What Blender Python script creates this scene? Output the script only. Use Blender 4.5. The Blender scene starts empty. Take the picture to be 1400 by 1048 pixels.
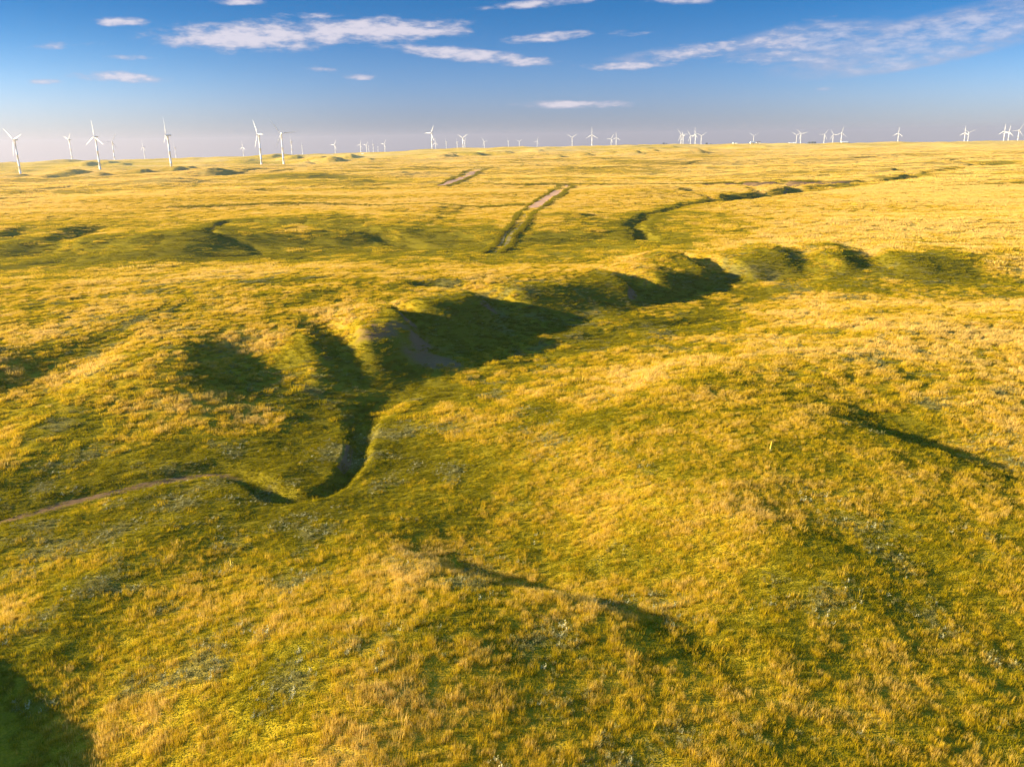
import bpy, bmesh, math, random
import numpy as np
from mathutils import Vector, Matrix, Quaternion

random.seed(7)
RNG = np.random.default_rng(11)
scene = bpy.context.scene
COL = scene.collection
R = math.radians

GRASS = 1           # 0 leaves the grass out for a quick look
HAZE = 8.0e-5

# ------------------------------------------------------------------ camera
CAM_H = 36.0
PITCH, ROLL, FPX = R(16.46), R(0.75), 1120.0
PW, PH = 1400.0, 1048.0
FWD = Vector((0, math.cos(PITCH), -math.sin(PITCH)))
UP0 = Vector((0, math.sin(PITCH), math.cos(PITCH)))
RIGHT = Vector((1, 0, 0)) * math.cos(ROLL) - UP0 * math.sin(ROLL)
UPV = Vector((1, 0, 0)) * math.sin(ROLL) + UP0 * math.cos(ROLL)
cam_data = bpy.data.cameras.new("camera")
cam = bpy.data.objects.new("camera", cam_data)
COL.objects.link(cam)
cam_data.sensor_fit = 'HORIZONTAL'
cam_data.sensor_width = 36.0
cam_data.lens = 36.0 * FPX / PW
cam_data.clip_start = 0.5
cam_data.clip_end = 60000
m = Matrix.Identity(4)
for i in range(3):
    m[i][0], m[i][1], m[i][2] = RIGHT[i], UPV[i], -FWD[i]
m[2][3] = CAM_H
cam.matrix_world = m
scene.camera = cam


def ray(px, py):
    """direction through a point of the 1400 x 1048 photograph"""
    return (FWD + RIGHT * ((px - PW / 2) / FPX) + UPV * ((PH / 2 - py) / FPX)).normalized()


def ground(px, py, z=0.0):
    d = ray(px, py)
    t = (z - CAM_H) / min(d.z, -1e-4)
    return (d.x * t, d.y * t)


# ------------------------------------------------------------------ light
SUN_EL, SUN_AZ = R(13.5), R(-93.0)          # azimuth from +Y, clockwise seen from above
SUN_DIR = Vector((math.sin(SUN_AZ) * math.cos(SUN_EL), math.cos(SUN_AZ) * math.cos(SUN_EL), math.sin(SUN_EL)))
sun_data = bpy.data.lights.new("sun", 'SUN')
sun_data.energy = 5.0
sun_data.angle = R(0.6)
sun_data.color = (1.0, 0.85, 0.56)
sun = bpy.data.objects.new("sun", sun_data)
COL.objects.link(sun)
sun.rotation_mode = 'QUATERNION'
sun.rotation_quaternion = SUN_DIR.to_track_quat('Z', 'Y')
sun.location = (-200, 40, 120)

scene.view_settings.view_transform = 'Standard'
scene.view_settings.look = 'None'
scene.view_settings.gamma = 1.0
scene.view_settings.exposure = 2.15
scene.render.engine = 'CYCLES'
scene.cycles.max_bounces = 5
scene.cycles.diffuse_bounces = 3
scene.cycles.transmission_bounces = 3
scene.cycles.volume_bounces = 0
scene.cycles.use_denoising = True


class NT:
    """small helper to write node trees"""
    def __init__(self, tree):
        self.t = tree
        self.n = tree.nodes
        self.l = tree.links

    def node(self, kind, **kw):
        nd = self.n.new(kind)
        for k, v in kw.items():
            setattr(nd, k, v)
        return nd

    def put(self, sock, v):
        if v is None:
            return
        if isinstance(v, bpy.types.NodeSocket):
            self.l.new(v, sock)
        else:
            sock.default_value = v

    def math(self, op, a, b=None, c=None, clamp=False):
        nd = self.node('ShaderNodeMath', operation=op, use_clamp=clamp)
        for i, v in enumerate((a, b, c)):
            self.put(nd.inputs[i], v)
        return nd.outputs[0]

    def vmath(self, op, a, b=None):
        nd = self.node('ShaderNodeVectorMath', operation=op)
        self.put(nd.inputs[0], a)
        if b is not None:
            self.put(nd.inputs[1], b)
        return nd.outputs[0]

    def mix(self, f, a, b, blend='MIX'):
        nd = self.node('ShaderNodeMix', data_type='RGBA', blend_type=blend)
        self.put(nd.inputs[0], f)
        self.put(nd.inputs[6], a)
        self.put(nd.inputs[7], b)
        return nd.outputs[2]

    def noise(self, vec, scale, detail=2.0, rough=0.5, color=False):
        nd = self.node('ShaderNodeTexNoise')
        self.put(nd.inputs['Vector'], vec)
        nd.inputs['Scale'].default_value = scale
        nd.inputs['Detail'].default_value = detail
        nd.inputs['Roughness'].default_value = rough
        return nd.outputs['Color' if color else 'Fac']

    def ramp(self, v, a, b, lo=0.0, hi=1.0):
        nd = self.node('ShaderNodeMapRange', interpolation_type='SMOOTHSTEP')
        self.put(nd.inputs[0], v)
        for i, x in enumerate((a, b, lo, hi)):
            nd.inputs[i + 1].default_value = x
        return nd.outputs[0]


# ------------------------------------------------------------------ sky
world = bpy.data.worlds.new("World")
scene.world = world
world.use_nodes = True
W = NT(world.node_tree)
W.n.clear()
out = W.node('ShaderNodeOutputWorld')
bg = W.node('ShaderNodeBackground')
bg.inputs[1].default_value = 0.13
W.l.new(bg.outputs[0], out.inputs[0])
sky = W.node('ShaderNodeTexSky', sky_type='NISHITA')
sky.sun_disc = False
sky.sun_elevation = SUN_EL
sky.sun_rotation = SUN_AZ % (2 * math.pi)
sky.altitude = 900
sky.air_density = 1.0
sky.dust_density = 0.3
sky.ozone_density = 4.0
tc = W.node('ShaderNodeTexCoord')
sep = W.node('ShaderNodeSeparateXYZ')
W.l.new(tc.outputs['Generated'], sep.inputs[0])
dx, dy, dz = sep.outputs
ysafe = W.math('MAXIMUM', dy, 0.05)
uu = W.math('DIVIDE', dx, ysafe)
hyp = W.math('SQRT', W.math('ADD', W.math('MULTIPLY', dx, dx), W.math('MULTIPLY', dy, dy)))
vv = W.math('DIVIDE', dz, W.math('MAXIMUM', hyp, 0.05))
comb = W.node('ShaderNodeCombineXYZ')
W.l.new(W.math('MULTIPLY', uu, 26.0), comb.inputs[0])
W.l.new(W.math('MULTIPLY', vv, 95.0), comb.inputs[1])
cn = W.noise(comb.outputs[0], 1.0, 6.0, 0.62)
comb2 = W.node('ShaderNodeCombineXYZ')
W.l.new(W.math('MULTIPLY', uu, 75.0), comb2.inputs[0])
W.l.new(W.math('MULTIPLY', vv, 230.0), comb2.inputs[1])
cn2 = W.noise(comb2.outputs[0], 1.0, 4.0, 0.6)
CLOUDS = [  # where each streak of cloud stands in the sky: centre, half size, tilt, strength
    (345, 50, 130, 20, -0.02, 1.0), (500, 42, 150, 17, -0.03, 1.0), (300, 55, 120, 12, 0.0, .9), (590, 42, 70, 9, 0.02, .85),
    (645, 76, 140, 9, 0.10, 1.0), (750, 51, 70, 7, -0.06, .9), (168, 106, 75, 7, 0.03, .95),
    (60, 112, 26, 4, -0.02, .8), (165, 30, 46, 6, -0.05, .85), (325, 3, 42, 5, -0.03, .9),
    (85, 62, 60, 5, -.05, .65), (785, 143, 88, 6, 0.01, 1.0), (440, 95, 28, 4, .05, .75),
    (493, 105, 25, 5, 0, .8), (185, 79, 45, 3.5, .02, .6), (735, 5, 85, 6, -.05, .8),
    (930, 1, 48, 6, 0.05, .8), (940, 72, 110, 11, -.08, .75), (860, 90, 70, 6, 0.0, .8),
    (1110, 55, 120, 24, -.05, .8), (1290, 48, 210, 28, -.12, .8), (1250, 78, 140, 12, -.14, .7), (1090, 80, 120, 11, 0, .6),
    (1128, 122, 16, 3, 0, .6), (430, 22, 70, 5, 0, .5), (860, 45, 60, 5, 0, .35),
]
mask = None
for (cx, cy, rx, ry, tilt, st) in CLOUDS:
    d = ray(cx, cy)
    u0, v0 = d.x / d.y, d.z / math.hypot(d.x, d.y)
    du = W.math('SUBTRACT', uu, u0)
    dv = W.math('ADD', W.math('SUBTRACT', vv, v0), W.math('MULTIPLY', du, tilt))
    a = W.math('POWER', W.math('ABSOLUTE', W.math('DIVIDE', du, rx / 1120 * 1.1)), 2.0)
    b = W.math('POWER', W.math('ABSOLUTE', W.math('DIVIDE', dv, ry / 1120 * 1.2)), 2.0)
    e = W.math('MULTIPLY', W.math('SUBTRACT', 1.0, W.math('ADD', a, b), clamp=True), st)
    mask = e if mask is None else W.math('MAXIMUM', mask, e)
front = W.ramp(dy, 0.1, 0.3)
mask = W.math('MULTIPLY', mask, front)
dens = W.math('ADD', mask, W.math('MULTIPLY', W.math('SUBTRACT', cn, 0.5), 1.7))
dens = W.math('ADD', dens, W.math('MULTIPLY', W.math('SUBTRACT', cn2, 0.5), 0.7))
cov = W.math('MULTIPLY', W.ramp(dens, 0.25, 1.0), W.ramp(mask, 0.0, 0.18))
cov = W.math('MULTIPLY', cov, 0.82)
lit = W.ramp(dens, 0.4, 1.1)
# thin smooth veil of cloud on the right
veil = None
for (cx, cy, rx, ry, tilt, st) in ((1120, 58, 140, 26, -.04, .9), (1290, 50, 240, 32, -.13, 1.0), (1270, 76, 150, 14, -.13, .9), (930, 73, 110, 9, -.06, .7)):
    d = ray(cx, cy)
    du = W.math('SUBTRACT', uu, d.x / d.y)
    dv = W.math('ADD', W.math('SUBTRACT', vv, d.z / math.hypot(d.x, d.y)), W.math('MULTIPLY', du, tilt))
    a = W.math('POWER', W.math('ABSOLUTE', W.math('DIVIDE', du, rx / 1120)), 2.0)
    b = W.math('POWER', W.math('ABSOLUTE', W.math('DIVIDE', dv, ry / 1120)), 2.0)
    e = W.math('MULTIPLY', W.math('SUBTRACT', 1.0, W.math('ADD', a, b), clamp=True), st)
    veil = e if veil is None else W.math('MAXIMUM', veil, e)
veil = W.math('MULTIPLY', W.ramp(veil, 0.0, .55), front)
veil = W.math('MULTIPLY', veil, W.ramp(cn, .25, .68, .05, .55))
cov = W.math('MAXIMUM', W.math('MULTIPLY', cov, W.ramp(uu, .30, .36, 1.0, .55)), veil)
# strength of the cloud light in units of the physically bright sky
ccol = W.mix(lit, (.90, .90, 1.15, 1), (1.50, 1.38, 1.50, 1))
hsv = W.node('ShaderNodeHueSaturation')
hsv.inputs['Saturation'].default_value = 1.12
hsv.inputs['Value'].default_value = 1.0
W.l.new(sky.outputs[0], hsv.inputs['Color'])
# evening air: lavender low down, deep clear blue above that
el = W.ramp(vv, 0.0, 0.075)
el2 = W.ramp(vv, 0.03, 0.165)
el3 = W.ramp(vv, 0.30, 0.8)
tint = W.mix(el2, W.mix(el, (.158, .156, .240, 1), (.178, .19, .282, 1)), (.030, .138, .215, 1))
tint = W.mix(el3, tint, (1.45, 1.2, .9, 1))  # overhead sky, out of view, brightened and warmed as added fill light
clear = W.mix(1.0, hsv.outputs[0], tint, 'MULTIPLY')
# the glow low in the sky on the side of the sun, and a paler air far from it
glow = W.math('MULTIPLY', W.ramp(dx, -.08, -.62), W.math('SUBTRACT', 1.0, W.ramp(vv, 0.0, 0.17)))
clear = W.mix(1.0, clear, W.mix(glow, (1, 1, 1, 1), (1.95, 1.72, 1.38, 1)), 'MULTIPLY')
pale = W.math('MULTIPLY', W.ramp(dx, .12, .56), W.math('SUBTRACT', 1.0, W.ramp(vv, 0.0, 0.15)))
clear = W.mix(1.0, clear, W.mix(pale, (1, 1, 1, 1), (1.45, 1.38, 1.22, 1)), 'MULTIPLY')
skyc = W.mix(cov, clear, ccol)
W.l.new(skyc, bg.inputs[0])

# ------------------------------------------------------------------ terrain height


def hash2(ix, iy, seed):
    h = (ix.astype(np.int64) * 374761393 + iy.astype(np.int64) * 668265263 + seed * 1442695041) & 0xFFFFFFFF
    h = ((h ^ (h >> 13)) * 1274126177) & 0xFFFFFFFF
    return (h ^ (h >> 16)) & 0xFFFFFFFF


def perlin(x, y, seed=0):
    x0 = np.floor(x); y0 = np.floor(y)
    fx = x - x0; fy = y - y0
    ux = fx * fx * fx * (fx * (fx * 6 - 15) + 10)
    uy = fy * fy * fy * (fy * (fy * 6 - 15) + 10)

    def g(ox, oy):
        a = hash2(x0 + ox, y0 + oy, seed) * (2 * np.pi / 4294967296.0)
        return np.cos(a) * (fx - ox) + np.sin(a) * (fy - oy)
    n0 = g(0, 0) * (1 - ux) + g(1, 0) * ux
    n1 = g(0, 1) * (1 - ux) + g(1, 1) * ux
    return (n0 * (1 - uy) + n1 * uy) * 1.45


def fbm(x, y, wl, octs, seed=0, gain=0.5):
    s = 0; a = 1.0
    for o in range(octs):
        s = s + a * perlin(x / wl, y / wl, seed + o * 17)
        wl *= 0.5; a *= gain
    return s


def sstep(a, b, v):
    t = np.clip((v - a) / (b - a), 0, 1)
    return t * t * (3 - 2 * t)


# height of the plain: profiles of height over distance for seven directions
PROF_D = np.array([0, 150, 400, 800, 1200, 1600, 2000, 2400, 3000, 3400, 4150, 5000, 6000, 9000, 18000], float)
PROF_A = [ray(x, 230) for x in (-350, 0, 350, 700, 1050, 1400, 1750)]
PROF_A = np.array([math.atan2(d.x, d.y) for d in PROF_A])
PROF_Z = np.array([
    [0, 0, 0, -2, -9, -19, -25, -24, -20, -16, -34, -50, -70, -125, -300],
    [0, 0, 0, 0, -9, -19, -25, -24, -20, -15, -34, -50, -70, -125, -290],
    [0, 0, 0, 0, -5, -10, -17, -14, -5, -9, -28, -44, -60, -110, -260],
    [0, 0, 0, 0, 0, -1, -2, 1, 10, 15, -16, -22, -34, -60, -150],
    [0, 0, 0, 0, 0, 0, 0, 3, 11, 15, -16, -22, -28, -52, -140],
    [0, 0, 0, 1, 1, 1, 2, 4, 11, 15, -14, -20, -26, -48, -130],
    [0, 0, 0, 1, 1, 1, 2, 4, 11, 15, -14, -20, -26, -48, -130]], float)


def plain(x, y):
    r = np.hypot(x, y)
    a = np.arctan2(x, y)
    zs = np.stack([np.interp(r, PROF_D, p) + 0 for p in PROF_Z])
    # smooth the corners of the profiles
    zs2 = np.stack([0.5 * np.interp(r * 0.93, PROF_D, p) + 0.5 * np.interp(r * 1.07, PROF_D, p) for p in PROF_Z])
    zs = 0.4 * zs + 0.6 * zs2
    k = np.interp(a, PROF_A, np.arange(len(PROF_A)))
    i0 = np.clip(np.floor(k).astype(int), 0, len(PROF_A) - 2)
    f = k - i0
    f = f * f * (3 - 2 * f)
    idx = np.arange(r.size).reshape(r.shape)
    zf = zs.reshape(len(PROF_A), -1)
    flat_i = i0.ravel(); n = np.arange(r.size)
    return (zf[flat_i, n] * (1 - f.ravel()) + zf[flat_i + 1, n] * f.ravel()).reshape(r.shape)


def on_plain(px, py):
    """where a line of sight first meets the open plain"""
    d = ray(px, py)
    h = math.hypot(d.x, d.y)
    ds = np.geomspace(40, 6000, 900)
    zz = plain(d.x / h * ds, d.y / h * ds)
    hit = np.nonzero(CAM_H + d.z / h * ds <= zz)[0]
    k = ds[hit[0]] if hit.size else 3300.0
    return (d.x / h * k, d.y / h * k)


def smooth_line(pts, cols, n=5):
    """Catmull-Rom through the points (world xy + any number of values)"""
    P = np.array([list(p) + list(c) for p, c in zip(pts, cols)], float)
    P = np.vstack([2 * P[0] - P[1], P, 2 * P[-1] - P[-2]])
    res = []
    for i in range(1, len(P) - 2):
        for t in np.linspace(0, 1, n, endpoint=False):
            a, b, c, d = P[i - 1], P[i], P[i + 1], P[i + 2]
            res.append(0.5 * (2 * b + (c - a) * t + (2 * a - 5 * b + 4 * c - d) * t * t + (3 * b - a - 3 * c + d) * t ** 3))
    res.append(P[-2])
    return np.array(res)


def line_dist(x, y, L, reach):
    """signed distance (positive = right of travel), interpolated values; only within reach"""
    sel = np.nonzero((x > L[:, 0].min() - reach) & (x < L[:, 0].max() + reach) &
                     (y > L[:, 1].min() - reach) & (y < L[:, 1].max() + reach))[0]
    xs, ys = x[sel], y[sel]
    best = np.full(xs.shape, 1e9); sd = np.full(xs.shape, 1e9)
    vals = np.zeros((xs.size, L.shape[1] - 2))
    wsum = np.zeros(xs.size)
    for i in range(len(L) - 1):
        ax, ay = L[i, :2]; bx, by = L[i + 1, :2]
        ex, ey = bx - ax, by - ay
        l2 = ex * ex + ey * ey + 1e-9
        t = np.clip(((xs - ax) * ex + (ys - ay) * ey) / l2, 0, 1)
        qx, qy = ax + t * ex, ay + t * ey
        d = np.hypot(xs - qx, ys - qy)
        c = d < best
        side = np.where((xs - ax) * ey - (ys - ay) * ex > 0, 1.0, -1.0)
        best = np.where(c, d, best)
        sd = np.where(c, d * side, sd)
        v = L[i, 2:][None, :] * (1 - t[:, None]) + L[i + 1, 2:][None, :] * t[:, None]
        w = math.sqrt(l2) / (d * d + 2.0) ** 3
        vals += v * w[:, None]
        wsum += w
    return sel, sd, vals / wsum[:, None]


def PL(lst, z=0.0):
    """[(px, py, values...)] -> smooth world line"""
    return smooth_line([ground(p[0], p[1], z) for p in lst], [p[2:] for p in lst])


# main valley, from the right of the picture to the left: floor height, floor half width, far bank width, near bank width
VALLEY = PL([(1560, 398, -2.2, 8, 30, 60), (1400, 404, -2.4, 8, 34, 55), (1290, 404, -2.7, 7, 30, 55), (1190, 398, -3, 6, 17, 60),
             (1090, 392, -3.8, 5, 14, 60), (1010, 396, -4.6, 5, 12, 60), (945, 412, -4.8, 5, 12, 60), (880, 438, -4.2, 6, 24, 58), (780, 456, -4.3, 8, 22, 55),
             (700, 479, -4.4, 6, 16, 52), (610, 512, -4.6, 4, 16, 50), (535, 538, -4.7, 3, 18, 48), (495, 562, -4.7, 2, 30, 46),
             (487, 600, -4.2, 3, 50, 46), (482, 640, -3.6, 4, 56, 46), (462, 672, -3.3, 4.0, 60, 46), (425, 690, -3.2, 4.0, 60, 44),
             (380, 684, -3.2, 4.0, 60, 42), (330, 664, -3.2, 4, 60, 42), (250, 662, -3.3, 4, 58, 42), (140, 682, -3.5, 4, 56, 42),
             (0, 716, -3.8, 4, 56, 42), (-200, 775, -4.2, 4, 56, 42)], -4.0)
# narrow stream bed inside the valley
BED = PL([(1020, 432, .0, 1, 4, 4), (960, 440, 0.8, 1, 4, 4), (870, 452, .6, 1, 4, 4), (700, 482, .5, 1, 3, 3), (610, 516, .6, 1, 4, 4), (520, 548, 1.2, .8, 5, 4),
          (493, 575, 1.6, .6, 3, 3), (487, 610, 1.6, .5, 1.7, 1.8), (480, 645, 1.6, .4, 1.7, 1.8), (460, 674, 1.4, .5, 1.6, 1.8), (425, 690, 1.3, .7, 1.6, 2.2),
          (380, 686, 1.3, .7, 1.8, 2.2), (345, 666, 1.2, .5, 2, 2), (310, 655, 0.9, .5, 2, 2), (250, 660, 0.7, .5, 2.4, 2.4), (140, 682, 0.8, .7, 4, 4), (0, 716, .8, .7, 4, 4)], -4.5)
# carved lines: depth, half width of the floor, right bank, left bank (as travelled)
def cut(lst, z=0.0):
    return PL(lst, z)
CUTS = [
    # ravines biting into the bluffs
    cut([(905, 415, 4.1, 1.6, 6.48, 5.04), (862, 395, 4.264, 1.2, 6.48, 5.76), (830, 383, 3.444, 0.8, 7.2, 6.48), (775, 367, 1.23, 0.8, 7.2, 5.76), (740, 360, 0, 0.8, 5.76, 5.76)], -3),
    cut([(800, 458, 3.69, 3.2, 6.48, 7.2), (745, 446, 4.51, 2.4, 6.48, 7.2), (690, 425, 4.264, 1.28, 6.48, 7.2), (640, 410, 3.444, 0.8, 6.48, 6.48), (590, 405, 1.968, 0.8, 5.04, 5.76), (548, 408, 0, 0.8, 4.32, 4.32)], -2),
    cut([(690, 482, 3.69, 2.4, 5.76, 6.48), (640, 474, 4.592, 1.76, 5.76, 6.48), (590, 457, 4.1, 1.12, 5.76, 5.76), (540, 443, 2.952, 0.8, 5.04, 5.04), (490, 435, 1.64, 0.8, 4.32, 4.32), (440, 431, 0, 0.8, 3.6, 4.32)], -2),
    cut([(500, 556, 2.4, 1.2, 5, 6), (485, 520, 3.4, 1.0, 5, 6), (466, 495, 3.2, .9, 5, 6), (446, 474, 2.4, .8, 5, 5), (425, 460, 0, .8, 4, 5)], -3),
    cut([(1060, 398, 3.28, 3.2, 5.76, 5.76), (1010, 380, 4.1, 2.4, 5.76, 5.76), (960, 363, 3.772, 1.28, 5.76, 5.76), (925, 354, 2.624, 0.8, 5.04, 5.04), (880, 348, 0, 0.8, 4.32, 4.32)], -2),
    cut([(1140, 383, 2.46, 3.2, 7.776, 8.64), (1100, 368, 2.46, 1.6, 7.776, 7.776), (1065, 352, 2.091, 0.8, 6.912, 6.912), (1020, 340, 0, 0.8, 5.184, 5.184)], -2),
    cut([(1215, 390, 2.46, 2.4, 7.776, 8.64), (1190, 363, 3.075, 1.2, 6.912, 8.64), (1165, 345, 2.091, 0.96, 6.912, 6.912), (1120, 335, 0, 0.8, 5.184, 5.184)], -1),
    # hollows on the hillside left of the bluffs
    cut([(420, 600, 1.4, 2, 10, 11), (385, 555, 3.0, 2.4, 12, 13), (355, 520, 4.2, 3.0, 12, 13), (335, 492, 3.4, 2, 10, 11), (318, 470, 0, 1, 7, 8)], -2),
    cut([(-120, 610, 5, 3, 14, 16), (-20, 560, 3.6, 3, 14, 16), (50, 525, 3.2, 2, 12, 14), (115, 497, 2.4, 2, 11, 12), (200, 470, 0, 1, 8, 8)], -2),
    cut([(260, 655, 2.0, 2, 14, 12), (190, 605, 2.0, 2, 14, 12), (140, 560, 1.2, 2, 14, 12), (110, 530, 0, 2, 14, 12)], -5),
    # swales of the foreground
    cut([(500, 690, 0, 1, 5, 14), (570, 720, 3.2, 2, 7, 18), (640, 752, 4.2, 2.4, 7, 20), (720, 782, 4.2, 2.4, 7, 19), (800, 810, 3.4, 2, 7, 17),
         (880, 852, 2.2, 1.6, 6, 15), (960, 920, .8, .8, 5, 12), (1040, 980, 0, .8, 5, 10)], -3.4),
    cut([(1120, 570, 0, 1, 6, 18), (1180, 583, 1.6, 1, 6, 20), (1250, 606, 2.6, 1, 6.5, 22), (1330, 630, 2.6, 1, 6.5, 22), (1400, 655, 1.2, 1, 7, 20), (1480, 690, 0, 1, 7, 18)], -.8),
    cut([(-40, 750, 1.5, 2, 11, 12), (20, 820, 3.6, 2, 10, 20), (62, 890, 4.6, 2.5, 10, 22), (66, 970, 4.8, 2.5, 10, 22), (50, 1060, 4.8, 2.5, 10, 22), (10, 1250, 4.8, 2.5, 10, 22)], -6),
    cut([(1010, 700, 0, 1, 6, 12), (1100, 720, .8, 1, 5, 12), (1220, 748, .8, 1, 5, 12), (1330, 790, 0, 1, 6, 12)]),
    cut([(870, 470, 0, 1, 8, 10), (790, 560, 1.0, 1, 7, 10), (740, 600, 1.1, 1, 7, 10), (700, 640, .4, 1, 7, 10)], -4),
    # the long dip behind the middle ridge, and its stream
    cut([(-250, 352, 5, 6, 110, 30), (0, 352, 6, 6, 110, 26), (200, 350, 6.5, 6, 110, 24), (400, 342, 6.5, 6, 110, 24), (560, 337, 6.2, 5, 100, 22), (700, 341, 5.5, 5, 100, 22), (830, 335, 4, 4, 90, 20), (940, 326, 0, 4, 60, 20)], -4),
    cut([(640, 337, 0, 1.5, 7, 5), (565, 335, 1.6, 1.5, 7, 5), (510, 328, 2.4, 2, 8, 5), (440, 322, 2.0, 2, 8, 6), (372, 320, 2.6, 2, 8, 6), (334, 318, 2.0, .8, 3.4, 3), (318, 317, 2.4, .8, 3.4, 3.4), (300, 325, 2.6, .8, 3.4, 3.4), (290, 333, 2.0, .8, 3.4, 3),
         (330, 339, 1.0, .8, 4, 3.4), (352, 343, 1.5, .8, 4, 3), (300, 349, 1.0, 1, 5, 5), (180, 354, 1.4, 2, 9, 8), (60, 359, 1.0, 2, 9, 8)], -4),
    # the upper creek with its cut banks
    cut([(1640, 212, 1, 4, 20, 30), (1420, 226, 1.4, 4, 18, 30), (1330, 236, 1.8, 2, 9, 30), (1240, 247, 3.0, 2, 10, 30), (1150, 259, 2.0, 2, 14, 28), (1090, 264, 5.5, 4, 13, 26),
         (1030, 272, 6.0, 4, 14, 24), (985, 280, 3.0, 2, 7, 12), (930, 291, 1.5, 1, 4.5, 7), (890, 303, 1.6, 1, 4, 5), (868, 316, 2.4, 1, 4.5, 4), (882, 329, 2.2, 1, 5, 4), (915, 336, .6, 1, 6, 6), (950, 338, 0, 2, 8, 8)], -3),
    cut([(985, 280, 2.4, 1.4, 9.6, 8), (955, 270, 2.16, 1.4, 8, 7.2), (915, 264, 0, 1.4, 6.4, 6.4)], -2),
    cut([(1050, 268, 3, 2.1, 9.6, 8), (1020, 256, 2.4, 1.4, 8, 7.2), (990, 251, 0, 1.4, 6.4, 6.4)], -2),
    cut([(1095, 264, 3, 2.1, 9.6, 8), (1072, 254, 2.4, 1.4, 8, 7.2), (1040, 248, 0, 1.4, 6.4, 6.4)], -2),
    cut([(1190, 252, 2.7, 2.1, 11.2, 9.6), (1160, 244, 2.16, 1.4, 9.6, 8), (1120, 239, 0, 1.4, 6.4, 6.4)], -2),
    cut([(1250, 246, 2.7, 2.1, 9.6, 9.6), (1225, 236, 2.7, 1.4, 9.6, 8), (1195, 231, 0, 1.4, 6.4, 6.4)], -2),
    cut([(1345, 236, 2.4, 2.1, 9.6, 9.6), (1320, 230, 2.7, 1.4, 9.6, 8), (1290, 226, 0, 1.4, 6.4, 6.4)], -2),
    # hollows further out on the left
    cut([(60, 336, 1.6, 2, 12, 14), (105, 327, 3.2, 2, 9, 12), (128, 319, 3.4, 1.5, 8, 12), (150, 309, 0, 2, 10, 10)], -2),
    cut([(-60, 330, 3, 2, 10, 12), (20, 326, 3.4, 2, 10, 10), (50, 318, 0, 2, 8, 8)], -2),
    cut([(-120, 290, 2.6, 4, 14, 18), (0, 280, 3.2, 3, 12, 18), (50, 275, 2.6, 2, 12, 16), (115, 270, 0, 2, 10, 10)], -2),
    cut([(40, 268, 2, 3, 12, 14), (90, 261, 2.6, 2, 9, 12), (125, 255, 2.8, 2, 8, 12), (160, 251, 0, 2, 8, 10)], -3),
    cut([(700, 300, 0, 3, 14, 14), (640, 298, 2.2, 3, 14, 14), (580, 292, 2.4, 3, 14, 14), (520, 290, 0, 3, 14, 14)], -1),
    cut([(320, 240, 2, 4, 14, 16), (352, 235, 6, 4, 14, 14), (385, 233, 6, 4, 16, 14), (410, 230, 0, 4, 14, 14)], -8),
]
for i_, L_ in enumerate(CUTS):
    L_[:, 2] *= 0.75 if i_ < 10 else (0.8 if i_ < 15 else 0.75)
BED[:, 2] *= 0.8
# far hillocks whose steep right flanks lie in shade: pixel, size (m), height (m)
KNOLLS = [(30, 244, 20, 7), (120, 228, 22, 9), (150, 226, 24, 10), (170, 226, 16, 6), (62, 246, 14, 5), (105, 243, 20, 8), (140, 243, 16, 6), (195, 239, 16, 6),
          (92, 221, 34, 5), (20, 224, 30, 4), (60, 224, 30, 4), (245, 236, 18, 7), (260, 231, 16, 6), (270, 241, 14, 6), (290, 241, 14, 6), (312, 240, 14, 5), (345, 222, 22, 6), (372, 216, 34, 7), (405, 219, 24, 9), (418, 226, 20, 8),
          (440, 221, 26, 11), (455, 222, 26, 11), (480, 217, 20, 8), (400, 215, 26, 5), (505, 221, 18, 6), (605, 218, 22, 9), (618, 216, 20, 9), (612, 212, 26, 6), (652, 213, 22, 8), (665, 211, 22, 8), (690, 211, 20, 8), (742, 206, 26, 10), (735, 210, 20, 7), (762, 215, 16, 6),
          (800, 214, 14, 6), (835, 213, 18, 6), (868, 213, 18, 7), (880, 205, 22, 8), (900, 204, 24, 8), (915, 203, 24, 8), (890, 210, 20, 8), (948, 205, 26, 9), (955, 212, 16, 6), (1000, 203, 22, 8), (1040, 203, 22, 8), (1080, 198, 30, 10), (1110, 198, 26, 8),
          (1150, 197, 30, 9), (1190, 197, 34, 11), (1250, 196, 30, 9), (1290, 196, 32, 11), (1300, 206, 24, 6), (1350, 195, 26, 9), (1385, 196, 26, 8), (1330, 228, 12, 4), (240, 252, 26, 4), (420, 245, 30, 4), (330, 262, 24, 4), (545, 240, 30, 4), (480, 250, 30, 4),
          (900, 262, 20, 3), (870, 272, 18, 3), (560, 300, 18, 3), (590, 285, 16, 3), (440, 300, 18, 3), (240, 330, 16, 3), (760, 300, 16, 2.5),
          (1255, 368, 12, 1.3), (1110, 345, 12, 1.3), (1230, 345, 15, 1.2), (840, 375, 9, 1.5), (620, 428, 7, 1.2), (560, 452, 6, 1.6), (885, 372, 5, 1.2)]
KN = [on_plain(k[0], max(k[1], 201 if k[0] > 700 else k[1])) + (k[2] * (.8 if k[1] < 200 else 1), k[3] * (.5 if k[1] < 209 else 1)) for k in KNOLLS]
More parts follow.
